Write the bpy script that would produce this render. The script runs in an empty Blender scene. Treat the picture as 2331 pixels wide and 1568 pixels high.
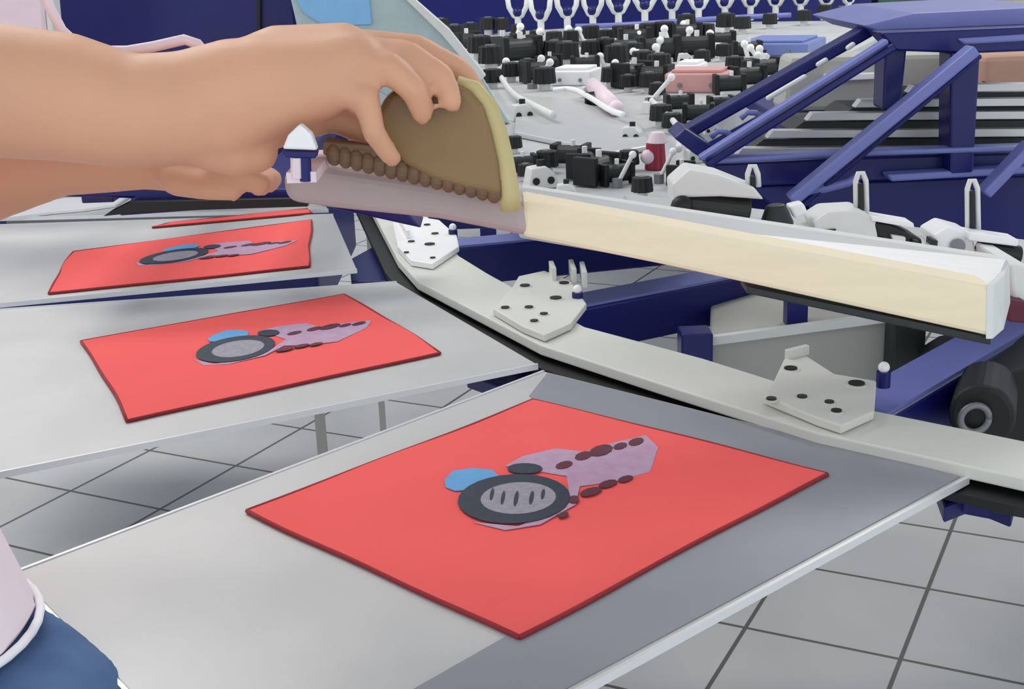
import bpy, bmesh, math, random
from mathutils import Vector, Matrix
random.seed(7)
C = bpy.context.scene.collection
W, H = 2331, 1568
# ------------------------------------------------------------------ camera
F, PITCH, ROLL, CAMZ = 2926.7, 0.2997, 0.0382, 1.45
cs, sn = math.cos(PITCH), math.sin(PITCH)
FWD, UP0, RT0 = Vector((0, cs, -sn)), Vector((0, sn, cs)), Vector((1, 0, 0))
CR, SR = math.cos(ROLL), math.sin(ROLL)
RT = RT0*CR - UP0*SR
UP = RT0*SR + UP0*CR
CAM = Vector((0, 0, CAMZ))
cd = bpy.data.cameras.new('camera'); cam = bpy.data.objects.new('camera', cd); C.objects.link(cam)
cd.sensor_fit = 'HORIZONTAL'; cd.sensor_width = 36; cd.lens = F/W*36; cd.clip_start = .02; cd.clip_end = 100
cam.matrix_world = Matrix(((RT.x, UP.x, -FWD.x, 0), (RT.y, UP.y, -FWD.y, 0), (RT.z, UP.z, -FWD.z, CAMZ), (0, 0, 0, 1)))
bpy.context.scene.camera = cam
# ------------------------------------------------------------------ light
wd = bpy.data.worlds.new('world'); bpy.context.scene.world = wd; wd.use_nodes = True
wd.node_tree.nodes['Background'].inputs[0].default_value = (0.90, 0.95, 1.0, 1)
wd.node_tree.nodes['Background'].inputs[1].default_value = 2.15
def area(name, loc, sx, sy, e, col=(1, .98, .95), target=None):
    l = bpy.data.lights.new(name, 'AREA'); l.shape = 'RECTANGLE'; l.size = sx; l.size_y = sy; l.energy = e; l.color = col
    o = bpy.data.objects.new(name, l); C.objects.link(o); o.location = loc
    if target: o.rotation_euler = (Vector(target)-Vector(loc)).to_track_quat('-Z', 'Y').to_euler()
    return o
area('ceiling_light_glow', (-1.3, 2.8, 3.95), 2.4, 1.2, 42)
area('ceiling_light_glow', (2.4, 5.0, 3.95), 2.4, 1.2, 110)
area('ceiling_light_glow', (-2.5, 5.2, 3.95), 2.4, 1.2, 110)
sc = bpy.context.scene
sc.view_settings.view_transform = 'Standard'; sc.view_settings.look = 'None'
sc.view_settings.exposure = -0.75; sc.view_settings.gamma = 1; sc.view_settings.use_curve_mapping = False

# ------------------------------------------------------------------ helpers
def ray(px, py):
    X, Y = px-W/2, py-H/2
    return RT*X - UP*Y + FWD*F
def at(px, py, z):                       # point seen at a pixel, on the level plane z
    d = ray(px, py); return CAM + d*((z-CAMZ)/d.z)
def dp(px, py, Y):                       # point seen at a pixel, at distance Y down the hall
    d = ray(px, py); return CAM + d*(Y/d.y)
def lin(c):
    def g(v):
        v /= 255.; return v/12.92 if v <= .04045 else ((v+.055)/1.055)**2.4
    return (g(c[0]), g(c[1]), g(c[2]), 1)
def mat(name, col, rough=.5, metal=0, var=.12, scale=30, bump=0, spec=.5, sss=0, col2=None, stretch=None, coat=0):
    m = bpy.data.materials.new(name); m.use_nodes = True
    nt = m.node_tree; N, L = nt.nodes, nt.links; b = N['Principled BSDF']
    tc = N.new('ShaderNodeTexCoord'); mp = N.new('ShaderNodeMapping'); no = N.new('ShaderNodeTexNoise')
    no.inputs['Scale'].default_value = scale; no.inputs['Detail'].default_value = 4
    if stretch: mp.inputs['Scale'].default_value = stretch
    L.new(tc.outputs['Object'], mp.inputs[0]); L.new(mp.outputs[0], no.inputs['Vector'])
    mx = N.new('ShaderNodeMix'); mx.data_type = 'RGBA'
    c = lin(col)
    a = tuple(v*(1-var) for v in c[:3])+(1,)
    bb = lin(col2) if col2 else tuple(min(1, v*(1+var)) for v in c[:3])+(1,)
    mx.inputs['A'].default_value = a; mx.inputs['B'].default_value = bb
    L.new(no.outputs['Fac'], mx.inputs['Factor']); L.new(mx.outputs['Result'], b.inputs['Base Color'])
    b.inputs['Roughness'].default_value = rough; b.inputs['Metallic'].default_value = metal
    b.inputs['Specular IOR Level'].default_value = spec
    if sss: b.inputs['Subsurface Weight'].default_value = sss; b.inputs['Subsurface Radius'].default_value = (.02, .008, .004); b.inputs['Subsurface Scale'].default_value = .5
    if coat: b.inputs['Coat Weight'].default_value = coat; b.inputs['Coat Roughness'].default_value = .15
    if bump:
        bu = N.new('ShaderNodeBump'); bu.inputs['Strength'].default_value = bump; bu.inputs['Distance'].default_value = .002
        L.new(no.outputs['Fac'], bu.inputs['Height']); L.new(bu.outputs[0], b.inputs['Normal'])
    return m
M = dict(
    shade_strip=mat('blue_grey_shade', (146, 150, 158), .4, .1, var=.18, scale=5),
    navy=mat('navy_paint', (12, 18, 96), .4, var=.25, scale=12, coat=.12, spec=.35),
    blue=mat('lilac_blue_paint', (112, 120, 184), .4, var=.15, scale=12),
    pale=mat('pale_paint', (222, 224, 220), .45, var=.08, scale=25),
    white=mat('white_plastic', (246, 246, 246), .4, var=.03),
    alu=mat('brushed_aluminium', (205, 206, 206), .38, .35, var=.10, scale=18, stretch=(1, 8, 1)),
    pallet=mat('pallet_coating', (196, 197, 196), .42, .15, var=.14, scale=5, col2=(214, 214, 212)),
    edge=mat('bright_pallet_edge', (232, 233, 235), .3, .3, var=.05),
    ring=mat('cream_ring_paint', (216, 217, 208), .5, var=.07, scale=9),
    deck=mat('deck_grey', (190, 192, 193), .5, .1, var=.25, scale=9),
    grey=mat('mid_grey_metal', (128, 130, 134), .4, .3, var=.2, scale=20),
    black=mat('black_rubber', (14, 15, 18), .55, var=.3),
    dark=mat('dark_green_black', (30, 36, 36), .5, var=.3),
    red=mat('coral_red_cloth', (242, 100, 97), .85, var=.07, scale=6, bump=.2, spec=.2),
    hem=mat('dark_red_hem', (150, 42, 48), .85, var=.1),
    ink=mat('dark_navy_ink', (32, 32, 66), .6, var=.35, scale=120, col2=(30, 52, 66)),
    inkgrey=mat('grey_mauve_ink', (142, 132, 150), .6, var=.25, scale=160, col2=(170, 170, 180)),
    inkblue=mat('sky_blue_ink', (92, 160, 212), .6, var=.15, scale=60),
    inklilac=mat('lilac_ink', (196, 134, 168), .6, var=.12, scale=70, col2=(180, 170, 195)),
    inkdark=mat('maroon_ink', (88, 16, 44), .6, var=.2),
    wood=mat('cream_wood', (244, 228, 196), .5, var=.08, scale=10, stretch=(1, 1, 8)),
    shaded_rail=mat('mauve_grey_shade', (182, 166, 164), .5, var=.08, scale=14),
    ochre=mat('ochre_gum', (148, 112, 52), .45, var=.3, scale=14, col2=(150, 124, 88), sss=.1),
    ridge=mat('brown_gum', (112, 86, 62), .5, var=.2, scale=30),
    rim=mat('pale_yellow_rim', (200, 184, 130), .5, var=.1),
    skin=mat('skin', (220, 168, 136), .5, var=.14, scale=9, sss=.12, bump=.15, spec=.35),
    shirt=mat('pinkish_white_jersey', (246, 232, 238), .9, var=.05, scale=20, bump=.3, spec=.1),
    shirthem=mat('white_hem', (250, 250, 255), .9, var=.03, spec=.1),
    jeans=mat('blue_denim', (58, 88, 140), .9, var=.45, scale=16, bump=.5, spec=.1, col2=(110, 138, 180)),
    hair=mat('dark_hair', (40, 30, 26), .6), eye=mat('eye_white', (235, 235, 235), .2), lip=mat('lips', (170, 90, 84), .5),
    salmon=mat('salmon_plastic', (212, 160, 156), .5, var=.1), crimson=mat('crimson_plastic', (160, 40, 66), .4, var=.15),
    pinkw=mat('pinkish_white_plastic', (236, 216, 224), .45, var=.06),
    skyblue=mat('light_blue_mesh', (134, 190, 232), .7, var=.08), seafoam=mat('seafoam_mesh', (178, 198, 198), .7, var=.08),
    tray=mat('lilac_blue_plastic', (112, 128, 184), .5, var=.1), green=mat('dark_green_paint', (62, 92, 86), .6),
    tan=mat('tan_cardboard', (190, 150, 130), .8, var=.1), beigepan=mat('grey_beige_panel', (176, 176, 168), .6, var=.06, scale=6),
    wall=mat('wall_paint', (205, 207, 212), .8, var=.04, scale=2), lamp=None)
lm = bpy.data.materials.new('lamp_diffuser'); lm.use_nodes = True; lb = lm.node_tree.nodes['Principled BSDF']
lb.inputs['Emission Color'].default_value = (1, .98, .95, 1); lb.inputs['Emission Strength'].default_value = 4; M['lamp'] = lm

class MB:
    def __init__(s): s.v = []; s.f = []
    def add(s, vs, fs):
        n = len(s.v); s.v += [Vector(v) for v in vs]; s.f += [tuple(i+n for i in f) for f in fs]; return s
    def prism(s, pts, off):
        off = Vector(off); n = len(pts); pts = [Vector(p) for p in pts]
        nr = Vector((0, 0, 0))
        for i in range(n): nr += pts[i].cross(pts[(i+1) % n])
        if nr.dot(off) > 0: pts = pts[::-1]
        fs = [tuple(range(n)), tuple(range(2*n-1, n-1, -1))]
        fs += [(i, i+n, (i+1) % n+n, (i+1) % n) for i in range(n)]
        return s.add(pts+[p+off for p in pts], fs)
    def box(s, c, hx, hy, hz, R=None):
        c = Vector(c); X = Vector((hx, 0, 0)); Y = Vector((0, hy, 0)); Z = Vector((0, 0, hz))
        if R is not None: X, Y, Z = R@X, R@Y, R@Z
        return s.prism([c-X-Y-Z, c+X-Y-Z, c+X+Y-Z, c-X+Y-Z], Z*2)
    def beam(s, a, b, w, h, up=(0, 0, 1)):           # rectangular bar from a to b
        a, b = Vector(a), Vector(b); d = (b-a).normalized(); r = d.cross(Vector(up)).normalized(); u = r.cross(d)
        return s.prism([a-r*w/2-u*h/2, a+r*w/2-u*h/2, a+r*w/2+u*h/2, a-r*w/2+u*h/2], b-a)
    def cyl(s, a, b, r0, r1=None, n=16, lobes=0):
        a, b = Vector(a), Vector(b); r1 = r0 if r1 is None else r1
        d = (b-a).normalized(); t = Vector((1, 0, 0)) if abs(d.x) < .8 else Vector((0, 1, 0))
        x = d.cross(t).normalized(); y = d.cross(x)
        vs = []
        for p, r in ((a, r0), (b, r1)):
            for i in range(n):
                q = 2*math.pi*i/n; rr = r*(1-.12*(i % 2)) if lobes else r
                vs.append(p+(x*math.cos(q)+y*math.sin(q))*rr)
        return s.add(vs, [tuple(range(n-1, -1, -1)), tuple(range(n, 2*n))]+[(i, (i+1) % n, (i+1) % n+n, i+n) for i in range(n)])
    def ball(s, c, r, n=14, m=9, sc3=(1, 1, 1), R=None):
        c = Vector(c); vs = []; fs = []
        for j in range(m+1):
            ph = math.pi*j/m
            for i in range(n):
                q = 2*math.pi*i/n; v = Vector((math.sin(ph)*math.cos(q)*sc3[0], math.sin(ph)*math.sin(q)*sc3[1], math.cos(ph)*sc3[2]))*r
                if R is not None: v = R@v
                vs.append(c+v)
        for j in range(m):
            for i in range(n): fs.append((j*n+i, (j+1)*n+i, (j+1)*n+(i+1) % n, j*n+(i+1) % n))
        return s.add(vs, fs)
    def tube(s, path, r, n=10, cap=True):
        path = [Vector(p) for p in path]; k = len(path); rs = r if isinstance(r, (list, tuple)) else [r]*k
        vs = []; px = None
        for j, p in enumerate(path):
            d = (path[min(j+1, k-1)]-path[max(j-1, 0)]).normalized()
            if px is None:
                t = Vector((0, 0, 1)) if abs(d.z) < .8 else Vector((1, 0, 0)); x = d.cross(t).normalized()
            else: x = (px-d*px.dot(d)).normalized()
            px = x; y = d.cross(x)
            vs += [p+(x*math.cos(2*math.pi*i/n)+y*math.sin(2*math.pi*i/n))*rs[j] for i in range(n)]
        fs = [(j*n+i, j*n+(i+1) % n, (j+1)*n+(i+1) % n, (j+1)*n+i) for j in range(k-1) for i in range(n)]
        if cap: fs += [tuple(range(n-1, -1, -1)), tuple(range((k-1)*n, k*n))]
        return s.add(vs, fs)
    def loft(s, cs_, rs, n=32):                      # level rings stacked along the centres
        vs = [Vector((c.x+math.cos(2*math.pi*i/n)*r, c.y+math.sin(2*math.pi*i/n)*r, c.z)) for c, r in zip(cs_, rs) for i in range(n)]
        k = len(cs_); fs = [(j*n+i, j*n+(i+1) % n, (j+1)*n+(i+1) % n, (j+1)*n+i) for j in range(k-1) for i in range(n)]
        return s.add(vs, fs+[tuple(range(n-1, -1, -1)), tuple(range((k-1)*n, k*n))])
    def limb(s, pts, rs, squash=None):              # tapered chain with round joints
        pts = [Vector(p) for p in pts]
        for i in range(len(pts)-1):
            s.cyl(pts[i], pts[i+1], rs[i], rs[i+1], 20)
        for p, r in zip(pts, rs): s.ball(p, r, 18, 12)
        return s
    def build(s, name, m, parent=None, origin=None, bevel=0, smooth=False, seg=2):
        if origin is None: origin = parent['_o'] if parent is not None and '_o' in parent else (0, 0, 0)
        o3 = Vector(origin); me = bpy.data.meshes.new(name)
        me.from_pydata([v-o3 for v in s.v], [], s.f); me.materials.append(m)
        bm = bmesh.new(); bm.from_mesh(me); bmesh.ops.recalc_face_normals(bm, faces=bm.faces[:]); bm.to_mesh(me); bm.free()
        if smooth:
            for p in me.polygons: p.use_smooth = True
        o = bpy.data.objects.new(name, me); C.objects.link(o)
        if parent is not None: o.parent = parent
        else: o.location = o3
        o['_o'] = list(o3)
        if bevel:
            b = o.modifiers.new('bevel', 'BEVEL'); b.width = bevel; b.segments = seg; b.limit_method = 'ANGLE'
        return o
def tag(o, label, cat, group=None, kind=None):
    if label: o['label'] = label
    if cat: o['category'] = cat
    if group: o['group'] = group
    if kind: o['kind'] = kind
    return o
def thing(name, loc, label, cat, group=None):
    o = bpy.data.objects.new(name, None); C.objects.link(o); o.location = loc; o['_o'] = list(loc); o.empty_display_size = .02
    return tag(o, label, cat, group)
def copy_tree(o, parent=None):
    c = o.copy(); C.objects.link(c)
    if parent is not None: c.parent = parent
    for ch in [x for x in C.objects if x.parent == o]: copy_tree(ch, c)
    return c
def remesh(o, vox, smooth=6):
    r = o.modifiers.new('remesh', 'REMESH'); r.mode = 'VOXEL'; r.voxel_size = vox; r.use_smooth_shade = True
    s = o.modifiers.new('smooth', 'SMOOTH'); s.iterations = smooth; s.factor = .5

# ------------------------------------------------------------------ the room
def tile_mat():
    m = bpy.data.materials.new('floor_tiles'); m.use_nodes = True; nt = m.node_tree; N, L = nt.nodes, nt.links; b = N['Principled BSDF']
    tc = N.new('ShaderNodeTexCoord'); mp = N.new('ShaderNodeMapping'); br = N.new('ShaderNodeTexBrick')
    mp.vector_type = 'TEXTURE'; mp.inputs['Location'].default_value = (.786, 2.363, 0); mp.inputs['Rotation'].default_value = (0, 0, -.475)
    br.offset = 0; br.inputs['Scale'].default_value = 1; br.inputs['Brick Width'].default_value = .333; br.inputs['Row Height'].default_value = .333
    br.inputs['Mortar Size'].default_value = .0055; br.inputs['Mortar Smooth'].default_value = .3
    br.inputs['Color1'].default_value = lin((212, 213, 213)); br.inputs['Color2'].default_value = lin((207, 208, 207)); br.inputs['Mortar'].default_value = lin((96, 94, 92))
    L.new(tc.outputs['Object'], mp.inputs[0]); L.new(mp.outputs[0], br.inputs['Vector'])
    no = N.new('ShaderNodeTexNoise'); no.inputs['Scale'].default_value = 3; L.new(tc.outputs['Object'], no.inputs['Vector'])
    mx = N.new('ShaderNodeMix'); mx.data_type = 'RGBA'; mx.blend_type = 'MULTIPLY'; mx.inputs['Factor'].default_value = .25
    L.new(br.outputs['Color'], mx.inputs['A']); L.new(no.outputs['Fac'], mx.inputs['B']); L.new(mx.outputs['Result'], b.inputs['Base Color'])
    b.inputs['Roughness'].default_value = .45; return m
fl = MB().box((0, 5, -.03), 8, 7, .03).build('floor', tile_mat()); tag(fl, None, None, kind='structure')
wb = MB().box((0, 12.05, 2), 8, .05, 2).build('wall_back', M['wall']); tag(wb, None, None, kind='structure')
ce = MB().box((0, 5, 4.05), 8, 7, .04).build('ceiling', M['wall']); tag(ce, None, None, kind='structure')
for k, (x, y, lab) in enumerate(((-1.3, 2.8, 'flat white ceiling light above the red cloths'), (2.4, 5.0, 'flat white ceiling light above the navy cage'), (-2.5, 5.2, 'flat white ceiling light above the pale screens at left'))):
    t = thing('ceiling_light', (x, y, 4.0), lab, 'ceiling light', 'ceiling lights')
    MB().box((x, y, 3.99), 1.22, .62, .02).build('frame', M['pale'], t)
    MB().box((x, y, 3.965), 1.2, .6, .006).build('diffuser', M['lamp'], t)

# ------------------------------------------------------------------ ring of the carousel
ZP = .95                                    # top of the print pallets
CX, CY = 3.3641*.5, 5.4618*.5
PH, DPH = .7626, .2721
def rad(r, t, a, z):                        # r from the carousel centre outwards, t sideways, at station angle a
    e = Vector((math.cos(a), math.sin(a), 0)); n = Vector((-e.y, e.x, 0))
    p = Vector((CX, CY, z)) - e*r + n*t; return p
ZR = .962
def ring_poly(r, z): return [rad(r, 0, PH+DPH-i*DPH, z) for i in range(-1, 22)]
ringt = thing('carousel', (CX, CY, .9), 'cream polygonal ring of the press with navy radial arms and bolted brackets', 'press carousel')
ocs = [(905, 590), (950, 640), (1230, 785), (1500, 872), (1860, 985), (2331, 1088)]
ics = [(1045, 582), (1110, 622), (1330, 743), (1600, 815), (1960, 928), (2331, 1003)]
RO = [at(x, y, ZR) for x, y in ocs]; RI = [at(x, y, ZR) for x, y in ics]
def angp(p): return math.atan2(-(p.y-CY), -(p.x-CX))
aE = angp(RO[-1]); aS = angp(RO[0])
stp = (2*math.pi-(aE-aS))/19
for i in range(1, 19):
    q = aE+stp*i; w_ = i/19
    ro_ = 2.033*(1-w_)+1.976*w_; ri_ = 1.942*(1-w_)+1.880*w_
    RO.append(rad(ro_, 0, q, ZR)); RI.append(rad(ri_, 0, q, ZR))
def annulus(A, B, z0, z1):
    n = len(A); vs = []
    for z in (z0, z1):
        for L_ in (A, B):
            vs += [Vector((p.x, p.y, z)) for p in L_]
    fs = []
    for i in range(n):
        j = (i+1) % n
        fs += [(2*n+i, 2*n+j, 3*n+j, 3*n+i), (i, n+i, n+j, j), (n+i, 3*n+i, 3*n+j, n+j), (i, j, 2*n+j, 2*n+i)]
    return MB().add(vs, fs)
annulus(RI, RO, ZR-.014, ZR).build('ring_plate', M['ring'], ringt, bevel=.002)
cc_ = Vector((CX, CY, 0))
def shr(L_, d): return [p+(Vector((CX, CY, p.z))-p).normalized()*d for p in L_]
annulus(shr(RI, -.015), shr(RO, -.022), ZR-.030, ZR-.0205).build('under_rail', M['black'], ringt)
# joint blocks between neighbouring pallets
for pts in ([(2128, 1090), (2200, 1080), (2320, 1095), (2305, 1160), (2255, 1140), (2200, 1130), (2150, 1150)], [(795, 590), (850, 560), (925, 555), (990, 640), (800, 640)], [(1060, 850), (1145, 820), (1260, 820), (1260, 860), (1145, 880)]):
    MB().prism([at(x, y, .925) for x, y in pts], (0, 0, -.02)).build('joint_block', M['navy'], ringt, bevel=.003)
e_ = at(2262, 1140, .93); MB().cyl(e_, e_+Vector((.05, -.02, -.004)), .011, n=16).build('pivot_pin', M['black'], ringt, bevel=.001)

# ------------------------------------------------------------------ pallets
def isect(a, b, c, d):
    x1, y1, x2, y2, x3, y3, x4, y4 = a.x, a.y, b.x, b.y, c.x, c.y, d.x, d.y
    D_ = (x1-x2)*(y3-y4)-(y1-y2)*(x3-x4); A_ = x1*y2-y1*x2; B_ = x3*y4-y3*x4
    return Vector(((A_*(x3-x4)-(x1-x2)*B_)/D_, (A_*(y3-y4)-(y1-y2)*B_)/D_, a.z))
def pallet(q, label, shade_strip=None):                       # q: inner-near, inner-far, outer-far, outer-near on the plane ZP
    o = (q[0]+q[1]+q[2]+q[3])/4; o.z = ZP-.02
    t = thing('print_pallet', o, label, 'print pallet', 'grey print pallets around the ring')
    dn = Vector((0, 0, -.006))
    MB().prism([p+dn for p in q], (0, 0, .006)).build('board', M['pallet'], t, bevel=.0015)
    m = MB(); up = Vector((0, 0, .0075)); c_ = (q[0]+q[1]+q[2]+q[3])/4
    for a_, b_ in ((0, 3), (3, 2), (2, 1)):
        d_ = (q[b_]-q[a_]).normalized(); n_ = Vector((-d_.y, d_.x, 0))
        if n_.dot(q[a_]-c_) < 0: n_ = -n_
        m.prism([q[a_]+Vector((0, 0, -.0065)), q[b_]+Vector((0, 0, -.0065)), q[b_]+n_*.0035+Vector((0, 0, -.0065)), q[a_]+n_*.0035+Vector((0, 0, -.0065))], up)
    m.build('edge_strip', M['edge'], t)
    if shade_strip:
        f_ = MB().prism([A_(x, y)+Vector((0, 0, .0002)) for x, y in shade_strip], (0, 0, .0008)).build('pallet_shade', M['shade_strip'], t); f_['label'] = 'darker blue-grey strip of painted shade'  # strip paints the darker, shaded side of the pallet as blue-grey colour
    mi, mo = (q[0]+q[1])/2, (q[2]+q[3])/2; z_ = Vector((0, 0, -.0315))
    MB().beam(mi.lerp(mo, .12)+z_, mi.lerp(mo, .85)+z_, .07, .05).build('support_channel', M['grey'], t, bevel=.003)
A_ = lambda x, y: at(x, y, ZP)
out1 = isect(A_(180, 1455), A_(290, 1568), A_(1310, 1568), A_(2200, 1085))
out2 = isect(A_(180, 1455), A_(290, 1568), A_(511, 1121), A_(800, 1010))
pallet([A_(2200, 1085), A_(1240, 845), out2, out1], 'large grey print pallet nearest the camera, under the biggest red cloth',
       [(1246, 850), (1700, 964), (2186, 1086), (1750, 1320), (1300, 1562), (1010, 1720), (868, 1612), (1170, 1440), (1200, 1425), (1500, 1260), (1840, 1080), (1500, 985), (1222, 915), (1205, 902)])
n2, f2 = A_(1222, 828), A_(903, 642); d2 = (A_(17, 1070)-n2).normalized(); d2b = (A_(300, 684)-f2).normalized()
pallet([n2, f2, f2+d2b*.76, n2+d2*.76], 'grey print pallet under the middle red cloth, crossing the left edge')
n3, f3 = A_(812, 612), A_(758, 488); d3 = (A_(0, 690)-n3).normalized(); d3b = (A_(0, 512)-f3).normalized()
pallet([n3, f3, f3+d3b*.82, n3+d3*.76], 'grey print pallet under the farthest full red cloth, below the forearm')
n4, f4 = A_(748, 476), A_(700, 420); d4 = (A_(-100, 498)-n4).normalized(); d4b = (A_(-100, 444)-f4).normalized()
pallet([n4, f4, f4+d4b*.8, n4+d4*.8], 'pale print pallet showing only a sliver just under the forearm')

# arms of the carousel, one per station in view
def arm(k, r_out=1.90):
    a = PH - k*DPH
    b_ = MB().prism([rad(r_out, -.035, a, .868), rad(r_out, .035, a, .868), rad(.43, .035, a, .868), rad(.43, -.035, a, .868)], (0, 0, .07)).build('arm', M['navy'], ringt, bevel=.004)
    MB().prism([rad(r_out-.01, -.031, a, .938), rad(r_out-.01, .031, a, .938), rad(.44, .031, a, .938), rad(.44, -.031, a, .938)], (0, 0, .004)).build('top_strip', M['blue'], b_)
for k_ in (-.20, .95, 1.9, 2.9): arm(k_)
# brackets on the ring
def bracket(outl, blts, screw, mt, lugs):
    b_ = MB().prism([at(x, y, ZR+.011) for x, y in outl], (0, 0, -.010)).build('bracket', mt, ringt, bevel=.002)
    for x, y, r in blts:
        p = at(x, y, ZR+.0135); MB().cyl(p-Vector((0, 0, .0035)), p, r, n=18).build('bolt', M['black'], b_)
        MB().cyl(p-Vector((0, 0, .003)), p-Vector((0, 0, .0015)), r*1.45, n=20).build('washer', mt, b_)
    for (x0, y0, x1, y1, hh) in lugs:
        p, q = at(x0, y0, ZR+.01), at(x1, y1, ZR+.01)
        MB().beam(p+Vector((0, 0, hh/2)), q+Vector((0, 0, hh/2)), .007, hh).build('lug', mt, b_, bevel=.001)
    p = at(screw[0], screw[1]+18, ZR)
    s_ = MB().cyl(p, p+Vector((0, 0, .018)), .008, n=14).build('tension_screw', M['navy'], b_)
    MB().ball(p+Vector((0, 0, .023)), .0065).build('screw_head', M['white'], b_, smooth=True)
bracket([(1738, 900), (1758, 872), (1785, 815), (1835, 808), (1900, 850), (1995, 866), (1990, 935), (1915, 968), (1860, 950)],
        [(1800, 836, .0075), (1950, 870, .009), (1756, 905, .0055), (1826, 900, .0055), (1888, 912, .005), (1904, 932, .0055)], (2010, 862), M['ring'], [(1790, 818, 1838, 806, .012)])
bracket([(1122, 702), (1165, 655), (1180, 628), (1240, 615), (1300, 640), (1335, 690), (1300, 735), (1240, 762), (1190, 742)],
        [(1195, 648, .0075), (1265, 676, .0085), (1150, 698, .006), (1204, 697, .006), (1238, 712, .0055), (1216, 728, .0055), (1284, 642, .0075)], (1315, 676), M['ring'], [(1255, 622, 1262, 640, .02), (1300, 622, 1308, 645, .022), (1325, 630, 1332, 655, .024)])
bracket([(892, 500), (925, 488), (1000, 500), (1040, 535), (1045, 560), (985, 600), (935, 592), (905, 560)],
        [(972, 510, .006), (990, 530, .0065), (978, 554, .009), (936, 548, .006), (925, 573, .0045), (985, 585, .0045)], (1032, 528), M['white'], [(905, 500, 930, 545, .016)])

# ------------------------------------------------------------------ red cloths with their print
def cloth(cor, label, full, k):
    P4 = [at(x, y, ZP+.004) for x, y in cor]         # outer-far, inner-far, inner-near, outer-near
    def bl(u, v, z=0):
        p = P4[3]*(1-u)*(1-v)+P4[2]*u*(1-v)+P4[1]*u*v+P4[0]*(1-u)*v
        return p+Vector((0, 0, z))
    o = (P4[0]+P4[1]+P4[2]+P4[3])/4; o.z = ZP
    t = thing('red_cloth', o, label, 'cloth', 'red cloths on the pallets')
    n = 24; m = MB(); vs = []
    rnd = random.Random(k)
    ph = [rnd.random()*6 for _ in range(4)]
    def wob(s, p): return .004*math.sin(s*5+p)+.0025*math.sin(s*11+p*2)
    for lay in (0, 1):
        for j in range(n+1):
            for i in range(n+1):
                u, v = i/n, j/n
                uu = u + (wob(v, ph[0])*(1-u)+wob(v, ph[1])*u); vv = v+(wob(u, ph[2])*(1-v)+wob(u, ph[3])*v)
                z = .0007*math.sin(u*9+ph[0])*math.sin(v*7+ph[1]) if lay else 0
                vs.append(bl(uu, vv, z if lay else -.0035))
    K = (n+1)*(n+1); fs = []
    for j in range(n):
        for i in range(n):
            a = j*(n+1)+i; fs.append((K+a, K+a+1, K+a+n+2, K+a+n+1)); fs.append((a, a+n+1, a+n+2, a+1))
    for i in range(n):
        for a, b in ((i, i+1), (n*(n+1)+i+1, n*(n+1)+i), ((i+1)*(n+1), i*(n+1)), (i*(n+1)+n, (i+1)*(n+1)+n)):
            fs.append((a, b, K+b, K+a))
    m.add(vs, fs); m.build('fabric', M['red'], t, smooth=False)
    # hem lines
    m = MB()
    for (a, b, off) in (((0, 0), (1, 0), 0), ((0, 0), (0, 1), 0), ((0, 1), (1, 1), 0), ((1, 0), (1, 1), 0)):
        pth = []
        for i in range(13):
            s = i/12; u = a[0]+(b[0]-a[0])*s; v = a[1]+(b[1]-a[1])*s
            uu = u+(wob(v, ph[0])*(1-u)+wob(v, ph[1])*u); vv = v+(wob(u, ph[2])*(1-v)+wob(u, ph[3])*v)
            pth.append(bl(uu, vv, -.0014))
        m.tube(pth, .0021, 8)
    m.build('hem', M['hem'], t, smooth=True)
    return t, bl
BL = {}
t1, BL[1] = cloth([(565, 1160), (1215, 908), (1888, 1075), (1175, 1448)], 'biggest red cloth, on the nearest pallet, with the sharpest medal print', True, 1)
t2, BL[2] = cloth([(188, 775), (785, 668), (1003, 800), (293, 955)], 'red cloth on the second pallet from the camera, left of the middle bracket', True, 2)
t3, BL[3] = cloth([(165, 572), (708, 500), (704, 605), (108, 666)], 'narrow-looking red cloth on the third pallet, partly under the rail shadow', True, 3)
t4, _b = cloth([(392, 505), (700, 474), (708, 484), (345, 516)], 'sliver of red cloth farthest away, just under the forearm', False, 4)
# the print is laid out once on the first cloth, in that cloth's own u,v, and repeated on the others
def uv_of(px, py):
    p = at(px, py, ZP+.004); u = v = .5
    for _ in range(30):
        q = BL[1](u, v); du = (BL[1](u+.001, v)-q)/.001; dv = (BL[1](u, v+.001)-q)/.001; r = p-q
        det = du.x*dv.y-du.y*dv.x
        u += (r.x*dv.y-r.y*dv.x)/det; v += (du.x*r.y-du.y*r.x)/det
    return u, v
def ell(cx, cy, rx, ry, n=28, rot=0):
    return [(cx+rx*math.cos(q)*math.cos(rot)-ry*math.sin(q)*math.sin(rot), cy+rx*math.cos(q)*math.sin(rot)+ry*math.sin(q)*math.cos(rot)) for q in [2*math.pi*i/n for i in range(n)]]
shapes = [
    ('ribbon', 'inklilac', .0010, [(1150, 1062), (1190, 1040), (1265, 1022), (1330, 1030), (1400, 1008), (1470, 992), (1498, 1020), (1480, 1075), (1400, 1098), (1320, 1108), (1310, 1150), (1230, 1195), (1150, 1208), (1075, 1190), (1180, 1200), (1260, 1165), (1295, 1120), (1290, 1085), (1230, 1075)]),
    ('blue_patch', 'inkblue', .0013, [(1012, 1095), (1030, 1075), (1075, 1068), (1120, 1072), (1138, 1088), (1110, 1105), (1070, 1118), (1035, 1120), (1015, 1112)]),
    ('medal_ring', 'ink', .0016, ell(1170, 1139, 128, 56, rot=-.05)),
    ('medal_face', 'inkgrey', .0019, ell(1180, 1138, 86, 36, rot=-.05)),
    ('bow', 'ink', .0018, ell(1195, 1070, 40, 12, 14)),
]
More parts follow.
